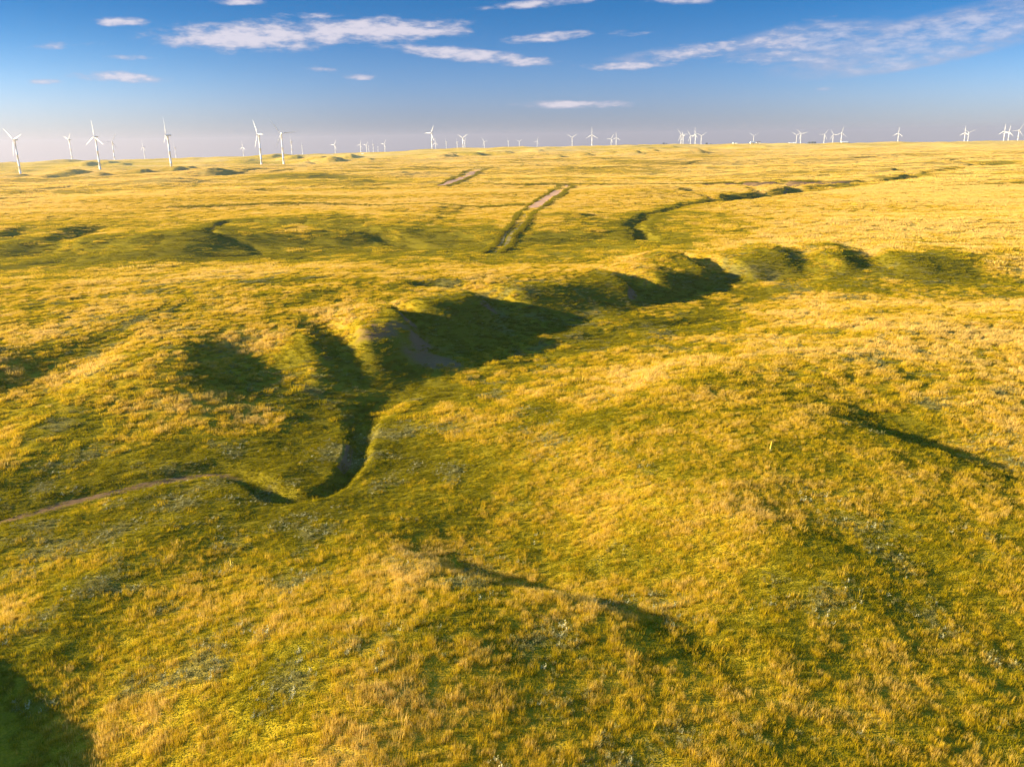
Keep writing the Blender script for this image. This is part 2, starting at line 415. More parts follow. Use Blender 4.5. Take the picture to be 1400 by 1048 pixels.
# broad rises of the near ground: pixel, radius, height
RISES = [(470, 900, 16, 2.2), (565, 770, 6, 1.5), (1240, 700, 24, 2.2), (230, 800, 18, 1.4), (-260, 930, 18, 3.5), (215, 510, 18, 1.2), (905, 352, 11, 2.6), (540, 440, 9, 1.4), (1065, 350, 12, 1.6), (1010, 345, 10, .8), (660, 415, 9, 1.0), (900, 560, 30, 1.6), (1150, 470, 40, 1.0), (1400, 880, 14, -1.6),
         (60, 600, 15, .8), (1380, 345, 50, 0.6), (700, 390, 30, 1.2), (300, 420, 40, 1.5)]
RS = [ground(k[0], min(k[1], 1040), 0) + (k[2], k[3]) for k in RISES]


def carve_profile(sd, hw, wr, wl):
    d = np.abs(sd)
    w = np.where(sd > 0, wr, wl)
    return 1 - sstep(0, 1, (d - hw) / np.maximum(w, .1))


def height(x, y):
    shp = np.shape(x)
    x = np.asarray(x, float).ravel(); y = np.asarray(y, float).ravel()
    r = np.hypot(x, y)
    z = plain(x, y)
    near = 1 - sstep(250, 700, r)
    farf = sstep(500, 1600, r)
    # rolling ground
    z = z + 1.1 * fbm(x, y, 95, 2, 3) * (1 - 0.3 * near)
    z = z + (2.0 * farf + 0.7 * (1 - near)) * fbm(x, y, 230, 3, 23, .55)
    z = z + np.interp(r, [260, 420, 900, 2600, 5000], [0, 1.5, 3.0, 4.2, 1.0]) * fbm(x * .38, y, 125, 3, 61, .5)
    rid = 1 - np.abs(fbm(x, y, 330, 3, 51, .5)) * 1.6
    z = z + 3.2 * farf * np.clip(rid, -1, 1) ** 2 * (1 - sstep(4200, 7000, r))
    for (kx, ky, s, h) in RS:
        q = ((x - kx) ** 2 + (y - ky) ** 2) / (s * s)
        z = z + h * np.exp(-q)
    # warp so that banks come out ragged
    wx = 2.4 * fbm(x, y, 26, 3, 77, .55)
    wy = 2.4 * fbm(x, y, 26, 3, 91, .55)
    sc = np.interp(r, [0, 120, 700, 1500], [0.3, 0.45, 1.8, 3.0])
    X, Y = x + wx * sc, y + wy * sc
    for L in CUTS:
        sel, sd, v = line_dist(X, Y, L, (L[:, 3] + np.maximum(L[:, 4], L[:, 5])).max() + 3)
        if sel.size:
            f = carve_profile(sd, v[:, 1], v[:, 2], v[:, 3])
            z[sel] = z[sel] - np.clip(v[:, 0], 0, None) * f
    sel, sd, v = line_dist(X, Y, VALLEY, 85)
    f = carve_profile(sd, v[:, 1], v[:, 2], v[:, 3])
    z[sel] = z[sel] * (1 - f) + (v[:, 0] + 0.25 * fbm(x[sel], y[sel], 14, 2, 5)) * f
    sel, sd, v = line_dist(x + wx * .35, y + wy * .35, BED, 16)
    f = carve_profile(sd, v[:, 1], v[:, 2], v[:, 3])
    z[sel] = z[sel] - v[:, 0] * f
    for (kx, ky, s, h) in KN:
        dx_, dy_ = X - kx, Y - ky
        c = (np.abs(dx_) < 8 * s) & (np.abs(dy_) < 8 * s)
        if c.any():
            d1 = dx_[c]; d2 = dy_[c]
            s1 = np.where(d1 < 0, 2.6 * s, 0.95 * s)
            z[c] = z[c] + (h * 1.3 if ky > 900 else h) * np.exp(-(d1 / s1) ** 2 - (d2 / (2.1 * s)) ** 2)
    # small relief
    z = z + 0.42 * fbm(x, y, 17, 2, 7) * (0.5 + 0.5 * near) + 0.13 * fbm(x, y, 4.2, 2, 9) * (1 - sstep(120, 320, r))
    return z.reshape(shp)


def gz(x, y):
    return float(height(np.array([x]), np.array([y]))[0])


def slope_of(x, y, z_fn=None, e=1.2):
    z = height(x, y)
    return z, (height(x + e, y) - z) / e, (height(x, y + e) - z) / e


# what grows where (kinds of vegetation, not light): dryness, bare soil, sage
def vegetation(x, y, gx=None, gy=None):
    r = np.hypot(x, y)
    az = np.arctan2(x, y)
    n1 = fbm(x, y, 60, 3, 131)
    n2 = fbm(x, y, 14, 3, 151, .6)
    n3 = fbm(x, y, 260, 3, 171)
    dry = 0.42 + (0.22 * n1 + 0.30 * n2) * (1 - .75 * sstep(220, 600, r))
    dry = dry + np.interp(r, [40, 90, 160, 250, 330, 600, 1000], [.03, .06, 0.08, 0.07, .20, .28, .38]) + 0.26 * n3 * sstep(200, 600, r) + .34 * fbm(x * .3, y, 90, 3, 177) * sstep(250, 600, r)
    dry = dry + 0.16 * sstep(.05, .35, az) * sstep(90, 160, r)
    sage = np.clip(0.9 * fbm(x, y, 9, 3, 191, .6) + .5 * fbm(x, y, 55, 2, 211) - 0.18, 0, 1) * (1 - sstep(240, 420, r))
    bare = np.zeros_like(x)
    wx = 1.6 * fbm(x, y, 20, 2, 301)
    sel, sd, v = line_dist(x + wx, y, VALLEY, 60)
    fl = np.exp(-(np.maximum(np.abs(sd) - v[:, 1], 0) / 7.0) ** 2)
    dry[sel] -= 0.34 * fl
    bank = (1 - sstep(26, 36, v[:, 2])) * sstep(v[:, 1], v[:, 1] + 5, sd) * (1 - sstep(v[:, 1] + v[:, 2] * .9, v[:, 1] + v[:, 2] + 14, sd))
    dry[sel] -= 0.30 * bank
    sage[sel] += 0.30 * bank * np.clip(.5 + n2[sel], 0, 1)
    for L, wd, am in ((CUTS[15], 32.0, .34), (CUTS[16], 9.0, .3), (CUTS[17], 9.0, .38)):
        sel, sd, v = line_dist(x, y, L, 90)
        fl = np.exp(-(np.maximum(np.abs(sd) - v[:, 1], 0) / wd) ** 2)
        dry[sel] -= am * fl
    sel, sd, v = line_dist(x, y, BED, 20)
    leftp = sstep(15, 45, -x[sel])
    bare[sel] = np.maximum(bare[sel], .95 * leftp * np.exp(-(sd / 1.0) ** 2) * np.clip(.8 + n2[sel], 0, 1))
    if gx is not None:
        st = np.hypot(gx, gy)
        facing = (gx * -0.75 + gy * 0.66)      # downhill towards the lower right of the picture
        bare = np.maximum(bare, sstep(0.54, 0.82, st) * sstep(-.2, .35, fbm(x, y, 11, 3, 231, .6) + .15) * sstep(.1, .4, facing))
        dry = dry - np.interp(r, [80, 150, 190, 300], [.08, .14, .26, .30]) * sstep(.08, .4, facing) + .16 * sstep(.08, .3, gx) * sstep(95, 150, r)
    for (px, py, rad, am) in ((1255, 368, 17, .45), (1110, 352, 14, .25), (940, 445, 26, .2)):
        q = ground(px, py, -1)
        dry = dry - am * np.exp(-(((x - q[0]) / rad) ** 2 + ((y - q[1]) / rad) ** 2) ** 2)
    for (px, py, rad) in ((1060, 255, 70), (1235, 239, 40), (1330, 231, 22), (366, 236, 30), (545, 480, 13), (575, 468, 9)):
        q = ground(px, py, -2)
        b = np.exp(-(((x - q[0]) / rad) ** 2 + ((y - q[1]) / (rad * .5)) ** 2))
        bare = np.maximum(bare, np.clip(b * 1.9 * (.75 + .6 * n2) - .35, 0, 1))
    return np.clip(dry, 0, 1), np.clip(bare, 0, 1), np.clip(sage, 0, 1)


# ------------------------------------------------------------------ terrain mesh
def geom(a, b, k):
    n = int(math.log(b / a) / math.log(k))
    return list(a * (b / a) ** (np.arange(n) / n))


rs = np.array(geom(10, 34, 1.05) + geom(34, 420, 1.0062) + geom(420, 3700, 1.007) + geom(3700, 20000, 1.04) + [20000.0])
az_in = np.arange(-37, 37.001, 0.09)
az_l = -37 - np.cumsum(np.interp(np.arange(60), [0, 12, 59], [.3, 2.0, 4.0]))
az_l = az_l[az_l > -178]
azs = np.radians(np.concatenate([az_l[::-1], az_in, -az_l]))
RR, AA = np.meshgrid(rs, azs, indexing='ij')
TX, TY = (RR * np.sin(AA)).ravel(), (RR * np.cos(AA)).ravel()
TZ = height(TX, TY)
nr, na = len(rs), len(azs)
G = TZ.reshape(nr, na)
ii = np.arange(nr - 1)[:, None] * na + np.arange(na)[None, :]
jn = (np.arange(na) + 1) % na
a_ = ii; b_ = ii[:, jn]; c_ = b_ + na; d_ = a_ + na
quads = np.stack([a_, d_, c_, b_], -1).reshape(-1, 4)
co = np.stack([TX, TY, TZ], 1)
# centre of the grid
co = np.vstack([co, [[0, 0, gz(0.0, 0.0)]]])
cen = len(co) - 1
fan = np.stack([np.full(na, cen), np.arange(na), jn], 1)
me = bpy.data.meshes.new("terrain")
nv, nq, nt = len(co), len(quads), len(fan)
me.vertices.add(nv)
me.vertices.foreach_set("co", co.astype(np.float32).ravel())
me.loops.add(nq * 4 + nt * 3)
me.loops.foreach_set("vertex_index", np.concatenate([quads.ravel(), fan.ravel()]).astype(np.int32))
me.polygons.add(nq + nt)
me.polygons.foreach_set("loop_start", np.concatenate([np.arange(nq) * 4, nq * 4 + np.arange(nt) * 3]).astype(np.int32))
me.polygons.foreach_set("use_smooth", np.ones(nq + nt, bool))
me.update()
# gradients from the grid itself
dzr = np.gradient(G, axis=0) / np.gradient(RR, axis=0)
dza = (np.roll(G, -1, 1) - np.roll(G, 1, 1)) / (np.maximum(((np.roll(AA, -1, 1) - np.roll(AA, 1, 1)) % (2 * np.pi)), 1e-5) * RR)
GX = (dzr * np.sin(AA) + dza * np.cos(AA)).ravel()
GY = (dzr * np.cos(AA) - dza * np.sin(AA)).ravel()
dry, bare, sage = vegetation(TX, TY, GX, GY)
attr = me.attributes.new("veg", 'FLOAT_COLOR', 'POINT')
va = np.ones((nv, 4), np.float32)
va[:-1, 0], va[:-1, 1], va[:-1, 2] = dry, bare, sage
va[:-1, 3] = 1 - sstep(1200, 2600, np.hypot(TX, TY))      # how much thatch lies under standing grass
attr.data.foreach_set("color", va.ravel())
terrain = bpy.data.objects.new("terrain", me)
terrain["kind"] = "structure"
terrain["label"] = "rolling dry prairie with a winding gully and eroded bluffs"
COL.objects.link(terrain)

DRY_C, GOLD_C = (0.65, 0.44, 0.12, 1), (0.54, 0.34, 0.008, 1)
GREEN_C, OLIVE_C = (0.27, 0.22, 0.003, 1), (0.175, 0.143, 0.002, 1)
SAGE_C, SOIL_C = (0.21, 0.185, 0.055, 1), (0.15, 0.075, 0.035, 1)


def ground_material():
    mt = bpy.data.materials.new("prairie")
    mt.use_nodes = True
    N = NT(mt.node_tree)
    N.n.clear()
    o = N.node('ShaderNodeOutputMaterial')
    geo = N.node('ShaderNodeNewGeometry')
    pos = geo.outputs['Position']
    at = N.node('ShaderNodeAttribute', attribute_name="veg")
    sp = N.node('ShaderNodeSeparateColor')
    N.l.new(at.outputs['Color'], sp.inputs[0])
    d_, b_, s_ = sp.outputs
    nf = N.noise(pos, 5.0, 4, .7)
    nm = N.noise(pos, 0.28, 4, .65)
    nl = N.noise(pos, 0.02, 4, .6)
    dd = N.math('ADD', d_, N.math('MULTIPLY', N.math('SUBTRACT', nf, .5), 1.1))
    dd = N.math('ADD', dd, N.math('MULTIPLY', N.math('SUBTRACT', nm, .5), 1.0))
    dd = N.math('ADD', dd, N.math('MULTIPLY', N.math('SUBTRACT', nl, .5), .5))
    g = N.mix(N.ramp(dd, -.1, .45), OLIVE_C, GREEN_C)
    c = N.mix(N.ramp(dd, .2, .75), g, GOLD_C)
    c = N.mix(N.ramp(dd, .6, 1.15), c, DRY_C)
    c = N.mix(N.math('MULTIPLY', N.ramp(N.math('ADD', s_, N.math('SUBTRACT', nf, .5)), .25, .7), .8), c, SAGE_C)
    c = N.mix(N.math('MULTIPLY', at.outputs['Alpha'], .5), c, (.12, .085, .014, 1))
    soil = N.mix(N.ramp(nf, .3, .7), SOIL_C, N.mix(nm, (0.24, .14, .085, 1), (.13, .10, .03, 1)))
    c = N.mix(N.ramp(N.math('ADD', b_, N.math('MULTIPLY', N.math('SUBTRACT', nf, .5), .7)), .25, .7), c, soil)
    # blades stand upright: the normals scatter sideways
    nc = N.noise(pos, 9.0, 2, .8, color=True)
    sv = N.vmath('MULTIPLY', N.vmath('SUBTRACT', nc, (.5, .5, .5)), (7.5, 7.5, 1.0))
    nrm = N.vmath('NORMALIZE', N.vmath('ADD', geo.outputs['Normal'], sv))
    df = N.node('ShaderNodeBsdfDiffuse')
    N.l.new(c, df.inputs[0])
    N.l.new(nrm, df.inputs['Normal'])
    df2 = N.node('ShaderNodeBsdfDiffuse')
    N.l.new(c, df2.inputs[0])
    mx = N.node('ShaderNodeMixShader')
    N.put(mx.inputs[0], N.math('MULTIPLY', N.math('SUBTRACT', 1.0, b_), .9))
    N.l.new(df2.outputs[0], mx.inputs[1])
    N.l.new(df.outputs[0], mx.inputs[2])
    N.l.new(mx.outputs[0], o.inputs[0])
    return mt


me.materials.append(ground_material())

def gp(px, py):
    """where the line of sight through a photo point meets the ground"""
    z = 0.0
    for _ in range(25):
        x, y = ground(px, py, z)
        z = 0.5 * z + 0.5 * gz(x, y)
    return x, y


# ------------------------------------------------------------------ tracks and fence lines
def strip(name, lst, width, lift, mat, label=None, edge=0.55):
    P = smooth_line([gp(a, b) for a, b in lst], [() for _ in lst], 14)
    n = len(P)
    T = np.gradient(P, axis=0)
    T /= np.linalg.norm(T, axis=1)[:, None]
    Nn = np.stack([T[:, 1], -T[:, 0]], 1)
    k = 5
    vs = []
    tt = np.linspace(0, 1, n)
    taper = .35 + .65 * sstep(0, .12, tt) * sstep(0, .12, 1 - tt)
    jit = fbm(P[:, 0] * 1.0, P[:, 1] * 1.0, 9, 2, 401)
    for j in range(k):
        o = (j / (k - 1) - .5) * width * (1 + edge * jit) * taper
        q = P + Nn * o[:, None]
        vs.append(np.stack([q[:, 0], q[:, 1], height(q[:, 0], q[:, 1]) + lift], 1))
    V = np.stack(vs, 1).reshape(-1, 3)
    F = [(i * k + j, i * k + j + 1, (i + 1) * k + j + 1, (i + 1) * k + j) for i in range(n - 1) for j in range(k - 1)]
    mesh = bpy.data.meshes.new(name)
    mesh.from_pydata(V.tolist(), [], F)
    mesh.materials.append(mat)
    mesh.polygons.foreach_set("use_smooth", [True] * len(F))
    ob = bpy.data.objects.new(name, mesh)
    ob["kind"] = "structure"
    if label:
        ob["label"] = label
    COL.objects.link(ob)
    return P


def simple_noise_mat(name, c1, c2, scale, rough=1.0):
    mt = bpy.data.materials.new(name)
    mt.use_nodes = True
    N = NT(mt.node_tree)
    bs = N.n['Principled BSDF']
    geo = N.node('ShaderNodeNewGeometry')
    f = N.noise(geo.outputs['Position'], scale, 5, .65)
    N.l.new(N.mix(N.ramp(f, .3, .7), c1, c2), bs.inputs['Base Color'])
    bs.inputs['Roughness'].default_value = rough
    bs.inputs['Specular IOR Level'].default_value = 0.1
    return mt


DIRT = simple_noise_mat("road_dirt", (0.36, 0.185, 0.10, 1), (0.48, 0.28, 0.165, 1), .35)
RUT = simple_noise_mat("worn_grass", (0.13, 0.10, 0.035, 1), (0.22, 0.17, 0.07, 1), .3)
ROAD_A = strip("dirt_road", [(728, 285), (737, 279), (748, 271), (762, 262), (775, 253.5)], 7.0, .2, DIRT, "reddish dirt road climbing the middle slope")
strip("farm_track", [(612, 253.2), (660, 253), (720, 252.9), (775, 252.9)], 2.6, .2, DIRT, "thin dirt track along the fence line linking both dirt road stretches")
ROAD_B = strip("dirt_road", [(600, 254), (614, 250), (630, 244.5), (643, 238.5), (657, 232.5)], 8.5, .25, DIRT, "farther reddish dirt road climbing over a rise")
TRK = []
for o in (-4.5, 4.5):
    TRK.append(strip("wheel_track", [(672 + o, 345), (692 + o, 325), (708 + o * .8, 308), (722 + o * .7, 293), (733 + o * .5, 282)], 1.6, .12, RUT, "grassy double wheel track below the dirt road"))
LINES = [  # rows of rank green growth along fence lines and road edges: pixels, half width (m), per metre, height
    ([(235, 284), (330, 281), (450, 279.5), (600, 279.5), (738, 279)], 4.5, 7.0, 2.6),
    ([(604, 253.5), (700, 252.8), (780, 252.5), (900, 252), (1000, 250.5), (1060, 247.5), (1110, 248.5)], 5.0, 6.0, 2.6),
    ([(330, 238), (450, 231), (600, 229.5), (830, 229), (960, 222), (1100, 219), (1240, 216)], 6.5, 4.5, 2.6),
    ([(1290, 219), (1330, 216.5), (1400, 213.5)], 9.0, 4.0, 2.6),
    ([(1290, 255), (1340, 253), (1400, 249)], 5.0, 4.0, 2.3),
    ([(725, 284), (738, 273), (752, 263), (764, 254)], 1.8, 4.32, 2.70),
    ([(742, 283), (757, 274), (770, 264), (783, 254)], 2.4, 4.68, 3.00),
    ([(594, 254), (612, 247.5), (630, 240), (645, 233)], 2.0, 2.88, 2.70),
    ([(612, 255), (636, 246), (652, 239), (668, 232)], 2.2, 3.24, 2.70),
    ([(660, 346), (682, 325), (700, 306), (714, 290), (726, 281)], .9, 3.96, 1.65),
    ([(684, 346), (703, 325), (720, 306), (732, 290), (742, 280)], .9, 4.32, 1.80),
]


# ------------------------------------------------------------------ grass
def leaf_material(name, sage_kind=False):
    mt = bpy.data.materials.new(name)
    mt.use_nodes = True
    N = NT(mt.node_tree)
    N.n.clear()
    o = N.node('ShaderNodeOutputMaterial')
    tip = N.node('ShaderNodeAttribute', attribute_name="tip").outputs['Fac']
    if sage_kind:
        inf = N.node('ShaderNodeObjectInfo').outputs['Random']
        c = N.mix(tip, (0.11, .10, .025, 1), (0.30, 0.26, 0.085, 1))
        c = N.mix(N.math('MULTIPLY', inf, .45), c, (0.20, .18, .04, 1))
    else:
        at = N.node('ShaderNodeAttribute', attribute_name="dry")
        at.attribute_type = 'INSTANCER'
        inf = N.node('ShaderNodeObjectInfo').outputs['Random']
        dd = N.math('ADD', at.outputs['Fac'], N.math('MULTIPLY', N.math('SUBTRACT', inf, .5), .34))
        dd = N.math('ADD', dd, N.math('MULTIPLY', N.math('SUBTRACT', tip, .6), .5))
        g = N.mix(N.ramp(dd, -.1, .45), OLIVE_C, GREEN_C)
        c = N.mix(N.ramp(dd, .2, .75), g, GOLD_C)
        c = N.mix(N.ramp(dd, .6, 1.15), c, DRY_C)
    df = N.node('ShaderNodeBsdfDiffuse')
    tr = N.node('ShaderNodeBsdfTranslucent')
    N.l.new(c, df.inputs[0])
    N.l.new(c, tr.inputs[0])
    mx = N.node('ShaderNodeMixShader')
    mx.inputs[0].default_value = .45
    N.l.new(df.outputs[0], mx.inputs[1])
    N.l.new(tr.outputs[0], mx.inputs[2])
    N.l.new(mx.outputs[0], o.inputs[0])
    return mt


LEAF = leaf_material("grass_blades")
SAGE = leaf_material("sage_leaves", True)
PALE = simple_noise_mat("pale_flower_heads", (.27, .24, .09, 1), (.42, .37, .19, 1), 3.0)


def tuft_mesh(name, nb, spread, h0, h1, w, lean, mat, leafy=False):
    V, F, T = [], [], []
    for _ in range(nb):
        a = random.uniform(0, 2 * math.pi)
        rr = spread * math.sqrt(random.random())
        bx, by = rr * math.cos(a), rr * math.sin(a)
        h = random.uniform(h0, h1)
        da = a + random.uniform(-1.2, 1.2)
        ln = abs(random.gauss(0, lean)) * h + .05 * h
        if random.random() < .7:
            ln = ln * .6
        ox, oy = math.cos(da) * ln + .16 * h, math.sin(da) * ln - .04 * h   # the wind leans it all one way
        fa = random.uniform(0, math.pi)
        wx, wy = math.cos(fa) * w * .5, math.sin(fa) * w * .5
        i = len(V)
        if leafy:
            for q in range(3):
                hz = h * (.35 + .3 * q)
                fa = random.uniform(0, 6.28)
                ca, sa = math.cos(fa), math.sin(fa)
                j = len(V)
                V += [(bx + ox * q / 3, by + oy * q / 3, hz - w), (bx + ox * q / 3 + ca * w * 2 - sa * w, by + sa * w * 2 + ca * w, hz),
                      (bx + ox * q / 3 + ca * w * 3, by + sa * w * 3, hz + w), (bx + ox * q / 3 + ca * w * 2 + sa * w, by + sa * w * 2 - ca * w, hz + w * .4)]
                F.append((j, j + 1, j + 2, j + 3)); T += [.35 + .3 * q] * 4
            continue
        V += [(bx - wx, by - wy, -.05), (bx + wx, by + wy, -.05),
              (bx + ox * .35 + wx * .8, by + oy * .35 + wy * .8, h * .6), (bx + ox * .35 - wx * .8, by + oy * .35 - wy * .8, h * .6),
              (bx + ox, by + oy, h)]
        F += [(i, i + 1, i + 2, i + 3), (i + 3, i + 2, i + 4)]
        T += [0, 0, .6, .6, 1]
    mesh = bpy.data.meshes.new(name)
    mesh.from_pydata(V, [], F)
    at = mesh.attributes.new("tip", 'FLOAT', 'POINT')
    at.data.foreach_set("value", T)
    mesh.materials.append(mat)
    return bpy.data.objects.new(name, mesh)


def tuft_collection(name, obs):
    c = bpy.data.collections.new(name)
    for k, o_ in enumerate(obs):
        o_.name = "%s_%02d" % (name, k)
        c.objects.link(o_)
    return c


def scatter_nodes(coll):
    ng = bpy.data.node_groups.new("scatter", 'GeometryNodeTree')
    ng.interface.new_socket("Geometry", in_out='INPUT', socket_type='NodeSocketGeometry')
    ng.interface.new_socket("Geometry", in_out='OUTPUT', socket_type='NodeSocketGeometry')
    n, l = ng.nodes, ng.links
    gi, go = n.new('NodeGroupInput'), n.new('NodeGroupOutput')
    ci = n.new('GeometryNodeCollectionInfo')
    ci.inputs['Collection'].default_value = coll
    ci.inputs['Separate Children'].default_value = True
    ci.inputs['Reset Children'].default_value = True
    ip = n.new('GeometryNodeInstanceOnPoints')
    ip.inputs['Pick Instance'].default_value = True

    def named(nm, ty):
        a = n.new('GeometryNodeInputNamedAttribute')
        a.data_type = ty
        a.inputs[0].default_value = nm
        return [s for s in a.outputs if s.enabled][0]
    l.new(gi.outputs[0], ip.inputs['Points'])
    l.new(ci.outputs[0], ip.inputs['Instance'])
    l.new(named('kind', 'INT'), ip.inputs['Instance Index'])
    l.new(named('rot', 'FLOAT_VECTOR'), ip.inputs['Rotation'])
    l.new(named('size', 'FLOAT_VECTOR'), ip.inputs['Scale'])
    l.new(ip.outputs[0], go.inputs[0])
    return ng


def scatter(name, coll, x, y, z, kind, size, dryv, label):
    n = len(x)
    mesh = bpy.data.meshes.new(name)
    mesh.vertices.add(n)
    mesh.vertices.foreach_set("co", np.stack([x, y, z], 1).astype(np.float32).ravel())
    a = mesh.attributes.new("kind", 'INT', 'POINT'); a.data.foreach_set("value", kind.astype(np.int32))
    rot = np.zeros((n, 3), np.float32)
    rot[:, 2] = RNG.normal(0, .6, n)
    rot[:, 0] = RNG.normal(0, .06, n); rot[:, 1] = RNG.normal(0, .06, n)
    a = mesh.attributes.new("rot", 'FLOAT_VECTOR', 'POINT'); a.data.foreach_set("vector", rot.ravel())
    a = mesh.attributes.new("size", 'FLOAT_VECTOR', 'POINT'); a.data.foreach_set("vector", size.astype(np.float32).ravel())
    a = mesh.attributes.new("dry", 'FLOAT', 'POINT'); a.data.foreach_set("value", dryv.astype(np.float32))
    ob = bpy.data.objects.new(name, mesh)
    COL.objects.link(ob)
    md = ob.modifiers.new("scatter", 'NODES')
    md.node_group = scatter_nodes(coll)
    ob["kind"] = "stuff"
    ob["label"] = label
    return ob


def sector_points(r0, r1, n, half=36.5):
    r = np.sqrt(RNG.uniform(r0 * r0, r1 * r1, n))
    a = np.radians(RNG.uniform(-half, half, n))
    return r * np.sin(a), r * np.cos(a), r


ROADPTS = np.vstack([ROAD_A, ROAD_B])


def off_road(x, y, d):
    ok = np.ones(len(x), bool)
    near = (y > 380) & (y < 1300) & (np.abs(x) < 260)
    idx = np.nonzero(near)[0]
    for p in ROADPTS:
        ok[idx] &= np.hypot(x[idx] - p[0], y[idx] - p[1]) > d
    return ok


def ground_cover(name, coll, r0, r1, n, nd, ng_, nsage, scale, label, fade0=None, fade1=None, road=3.2):
    x, y, r = sector_points(r0, r1, n)
    p = np.ones(n)
    if fade0:
        p *= sstep(r0, fade0, r)
    if fade1:
        p *= 1 - sstep(fade1, r1, r)
    keep = RNG.random(n) < p
    x, y = x[keep], y[keep]
    z, gx, gy = slope_of(x, y, e=max(.8, scale * 1.0))
    d, b, s = vegetation(x, y, gx, gy)
    keep = (RNG.random(len(x)) > b * (.9 if scale < 2 else 1.7)) & off_road(x, y, road)
    clump = fbm(x, y, 2.2 * max(1, scale), 2, 501)
    keep &= RNG.random(len(x)) < .72 + .6 * clump
    x, y, z, d, s, clump = x[keep], y[keep], z[keep], d[keep], s[keep], clump[keep]
    m_ = len(x)
    dn = np.clip(d + .15 * clump + RNG.normal(0, .08 if scale > 1.2 else .12, m_), 0, 1)
    isdry = RNG.random(m_) < np.clip(.5 + (dn - .45) * 2.2, .06, .96)
    issage = (RNG.random(m_) < np.clip(s * 1.1, 0, .8)) if nsage else np.zeros(m_, bool)
    kind = np.where(isdry, RNG.integers(0, nd, m_), nd + RNG.integers(0, ng_, m_))
    if nsage:
        kind = np.where(issage, nd + ng_ + np.where(RNG.random(m_) < .10, nsage - 1, RNG.integers(0, max(1, nsage - 1), m_)), kind)
    sx = RNG.uniform(.75, 1.3, m_) * np.where(RNG.random(m_) < .035, RNG.uniform(1.3, 1.7, m_), 1)
    sz = sx * np.clip(.8 + .5 * dn + .12 * clump, .5, 1.6)
    return scatter(name, coll, x, y, z, kind, np.stack([sx, sx, sz], 1), np.where(isdry, dn + .15, dn - .15), label)


if GRASS:
    near_c = tuft_collection("tuft", [tuft_mesh("t", 26, .20, .15, .42, .012, .22, LEAF) for _ in range(5)] +
                             [tuft_mesh("t", 28, .24, .08, .24, .015, .20, LEAF) for _ in range(4)] +
                             [tuft_mesh("t", 12, .16, .12, .30, .022, .3, SAGE, True) for _ in range(2)] +
                             [tuft_mesh("t", 9, .12, .16, .34, .026, .3, PALE, True)])
    ground_cover("grass", near_c, 33, 130, 160000 * GRASS, 5, 4, 3, 1, "golden and green prairie grass tufts of the near slopes", None, 95)
    mid_c = tuft_collection("patch", [tuft_mesh("t", 70, .62, .22, .50, .030, .22, LEAF) for _ in range(4)] +
                            [tuft_mesh("t", 70, .68, .10, .28, .036, .20, LEAF) for _ in range(3)] +
                            [tuft_mesh("t", 22, .5, .12, .32, .04, .3, SAGE, True) for _ in range(2)])
    ground_cover("grass", mid_c, 90, 300, 100000 * GRASS, 4, 3, 2, 1.4, "prairie grass covering the gully banks and middle ground", 130, 240)
    far_c = tuft_collection("sward", [tuft_mesh("t", 110, 1.9, .22, .52, .085, .22, LEAF) for _ in range(3)] +
                            [tuft_mesh("t", 110, 2.0, .12, .30, .095, .20, LEAF) for _ in range(2)])
    ground_cover("grass", far_c, 240, 800, 90000 * GRASS, 3, 2, 0, 3, "dry grass of the plain behind the ridge", 300, 640, 4.2)
    wide_c = tuft_collection("meadow", [tuft_mesh("t", 130, 5.2, .28, .6, .22, .2, LEAF) for _ in range(3)] +
                             [tuft_mesh("t", 130, 5.2, .16, .36, .24, .20, LEAF) for _ in range(2)])
    ground_cover("grass", wide_c, 620, 2700, 80000 * GRASS, 3, 2, 0, 9, "pale dry grass of the far plain", 800, 2000, 7)
    # rank growth along tracks and fence lines
    rank_c = tuft_collection("rank", [tuft_mesh("t", 60, .9, .25, .6, .09, .3, LEAF) for _ in range(3)])
    lx, ly, lh = [], [], []
    for (pts, hw, per, hs) in LINES:
        P = smooth_line([gp(a, b) for a, b in pts], [() for _ in pts], 12)
        seg = np.hypot(*np.diff(P, axis=0).T)
        cum = np.concatenate([[0], np.cumsum(seg)])
        n_ = int(cum[-1] * per)
        t_ = np.sort(RNG.uniform(0, cum[-1], n_))
        px_, py_ = np.interp(t_, cum, P[:, 0]), np.interp(t_, cum, P[:, 1])
        dens_ = fbm(px_, py_, 40, 2, 601)
        kp = RNG.random(n_) < .75 + .6 * dens_
        hs = hs * (1 if hw < 1 else .8) if hw < 3 else hs * .75
        lx.append((px_ + RNG.normal(0, hw * .6, n_))[kp]); ly.append((py_ + RNG.normal(0, hw * .6, n_))[kp]); lh.append(np.full(n_, hs)[kp])
    lx, ly, lh = map(np.concatenate, (lx, ly, lh))
    okr = off_road(lx, ly, 4.6)
    lx, ly, lh = lx[okr], ly[okr], lh[okr]
    nn = len(lx)
    sx = RNG.uniform(.8, 1.3, nn)
    scatter("verge_grass", rank_c, lx, ly, height(lx, ly), RNG.integers(0, 3, nn), np.stack([sx, sx, lh * RNG.uniform(.7, 1.2, nn)], 1),
            RNG.uniform(-.4, .1, nn), "rank green grass along the tracks and fence lines")



# ------------------------------------------------------------------ things
def paint(name, col, rough=.5, var=.06, spec=.4):
    mt = simple_noise_mat(name, tuple(c * (1 - var) for c in col) + (1,), tuple(min(1, c * (1 + var)) for c in col) + (1,), .6, rough)
    mt.node_tree.nodes['Principled BSDF'].inputs['Specular IOR Level'].default_value = spec
    return mt


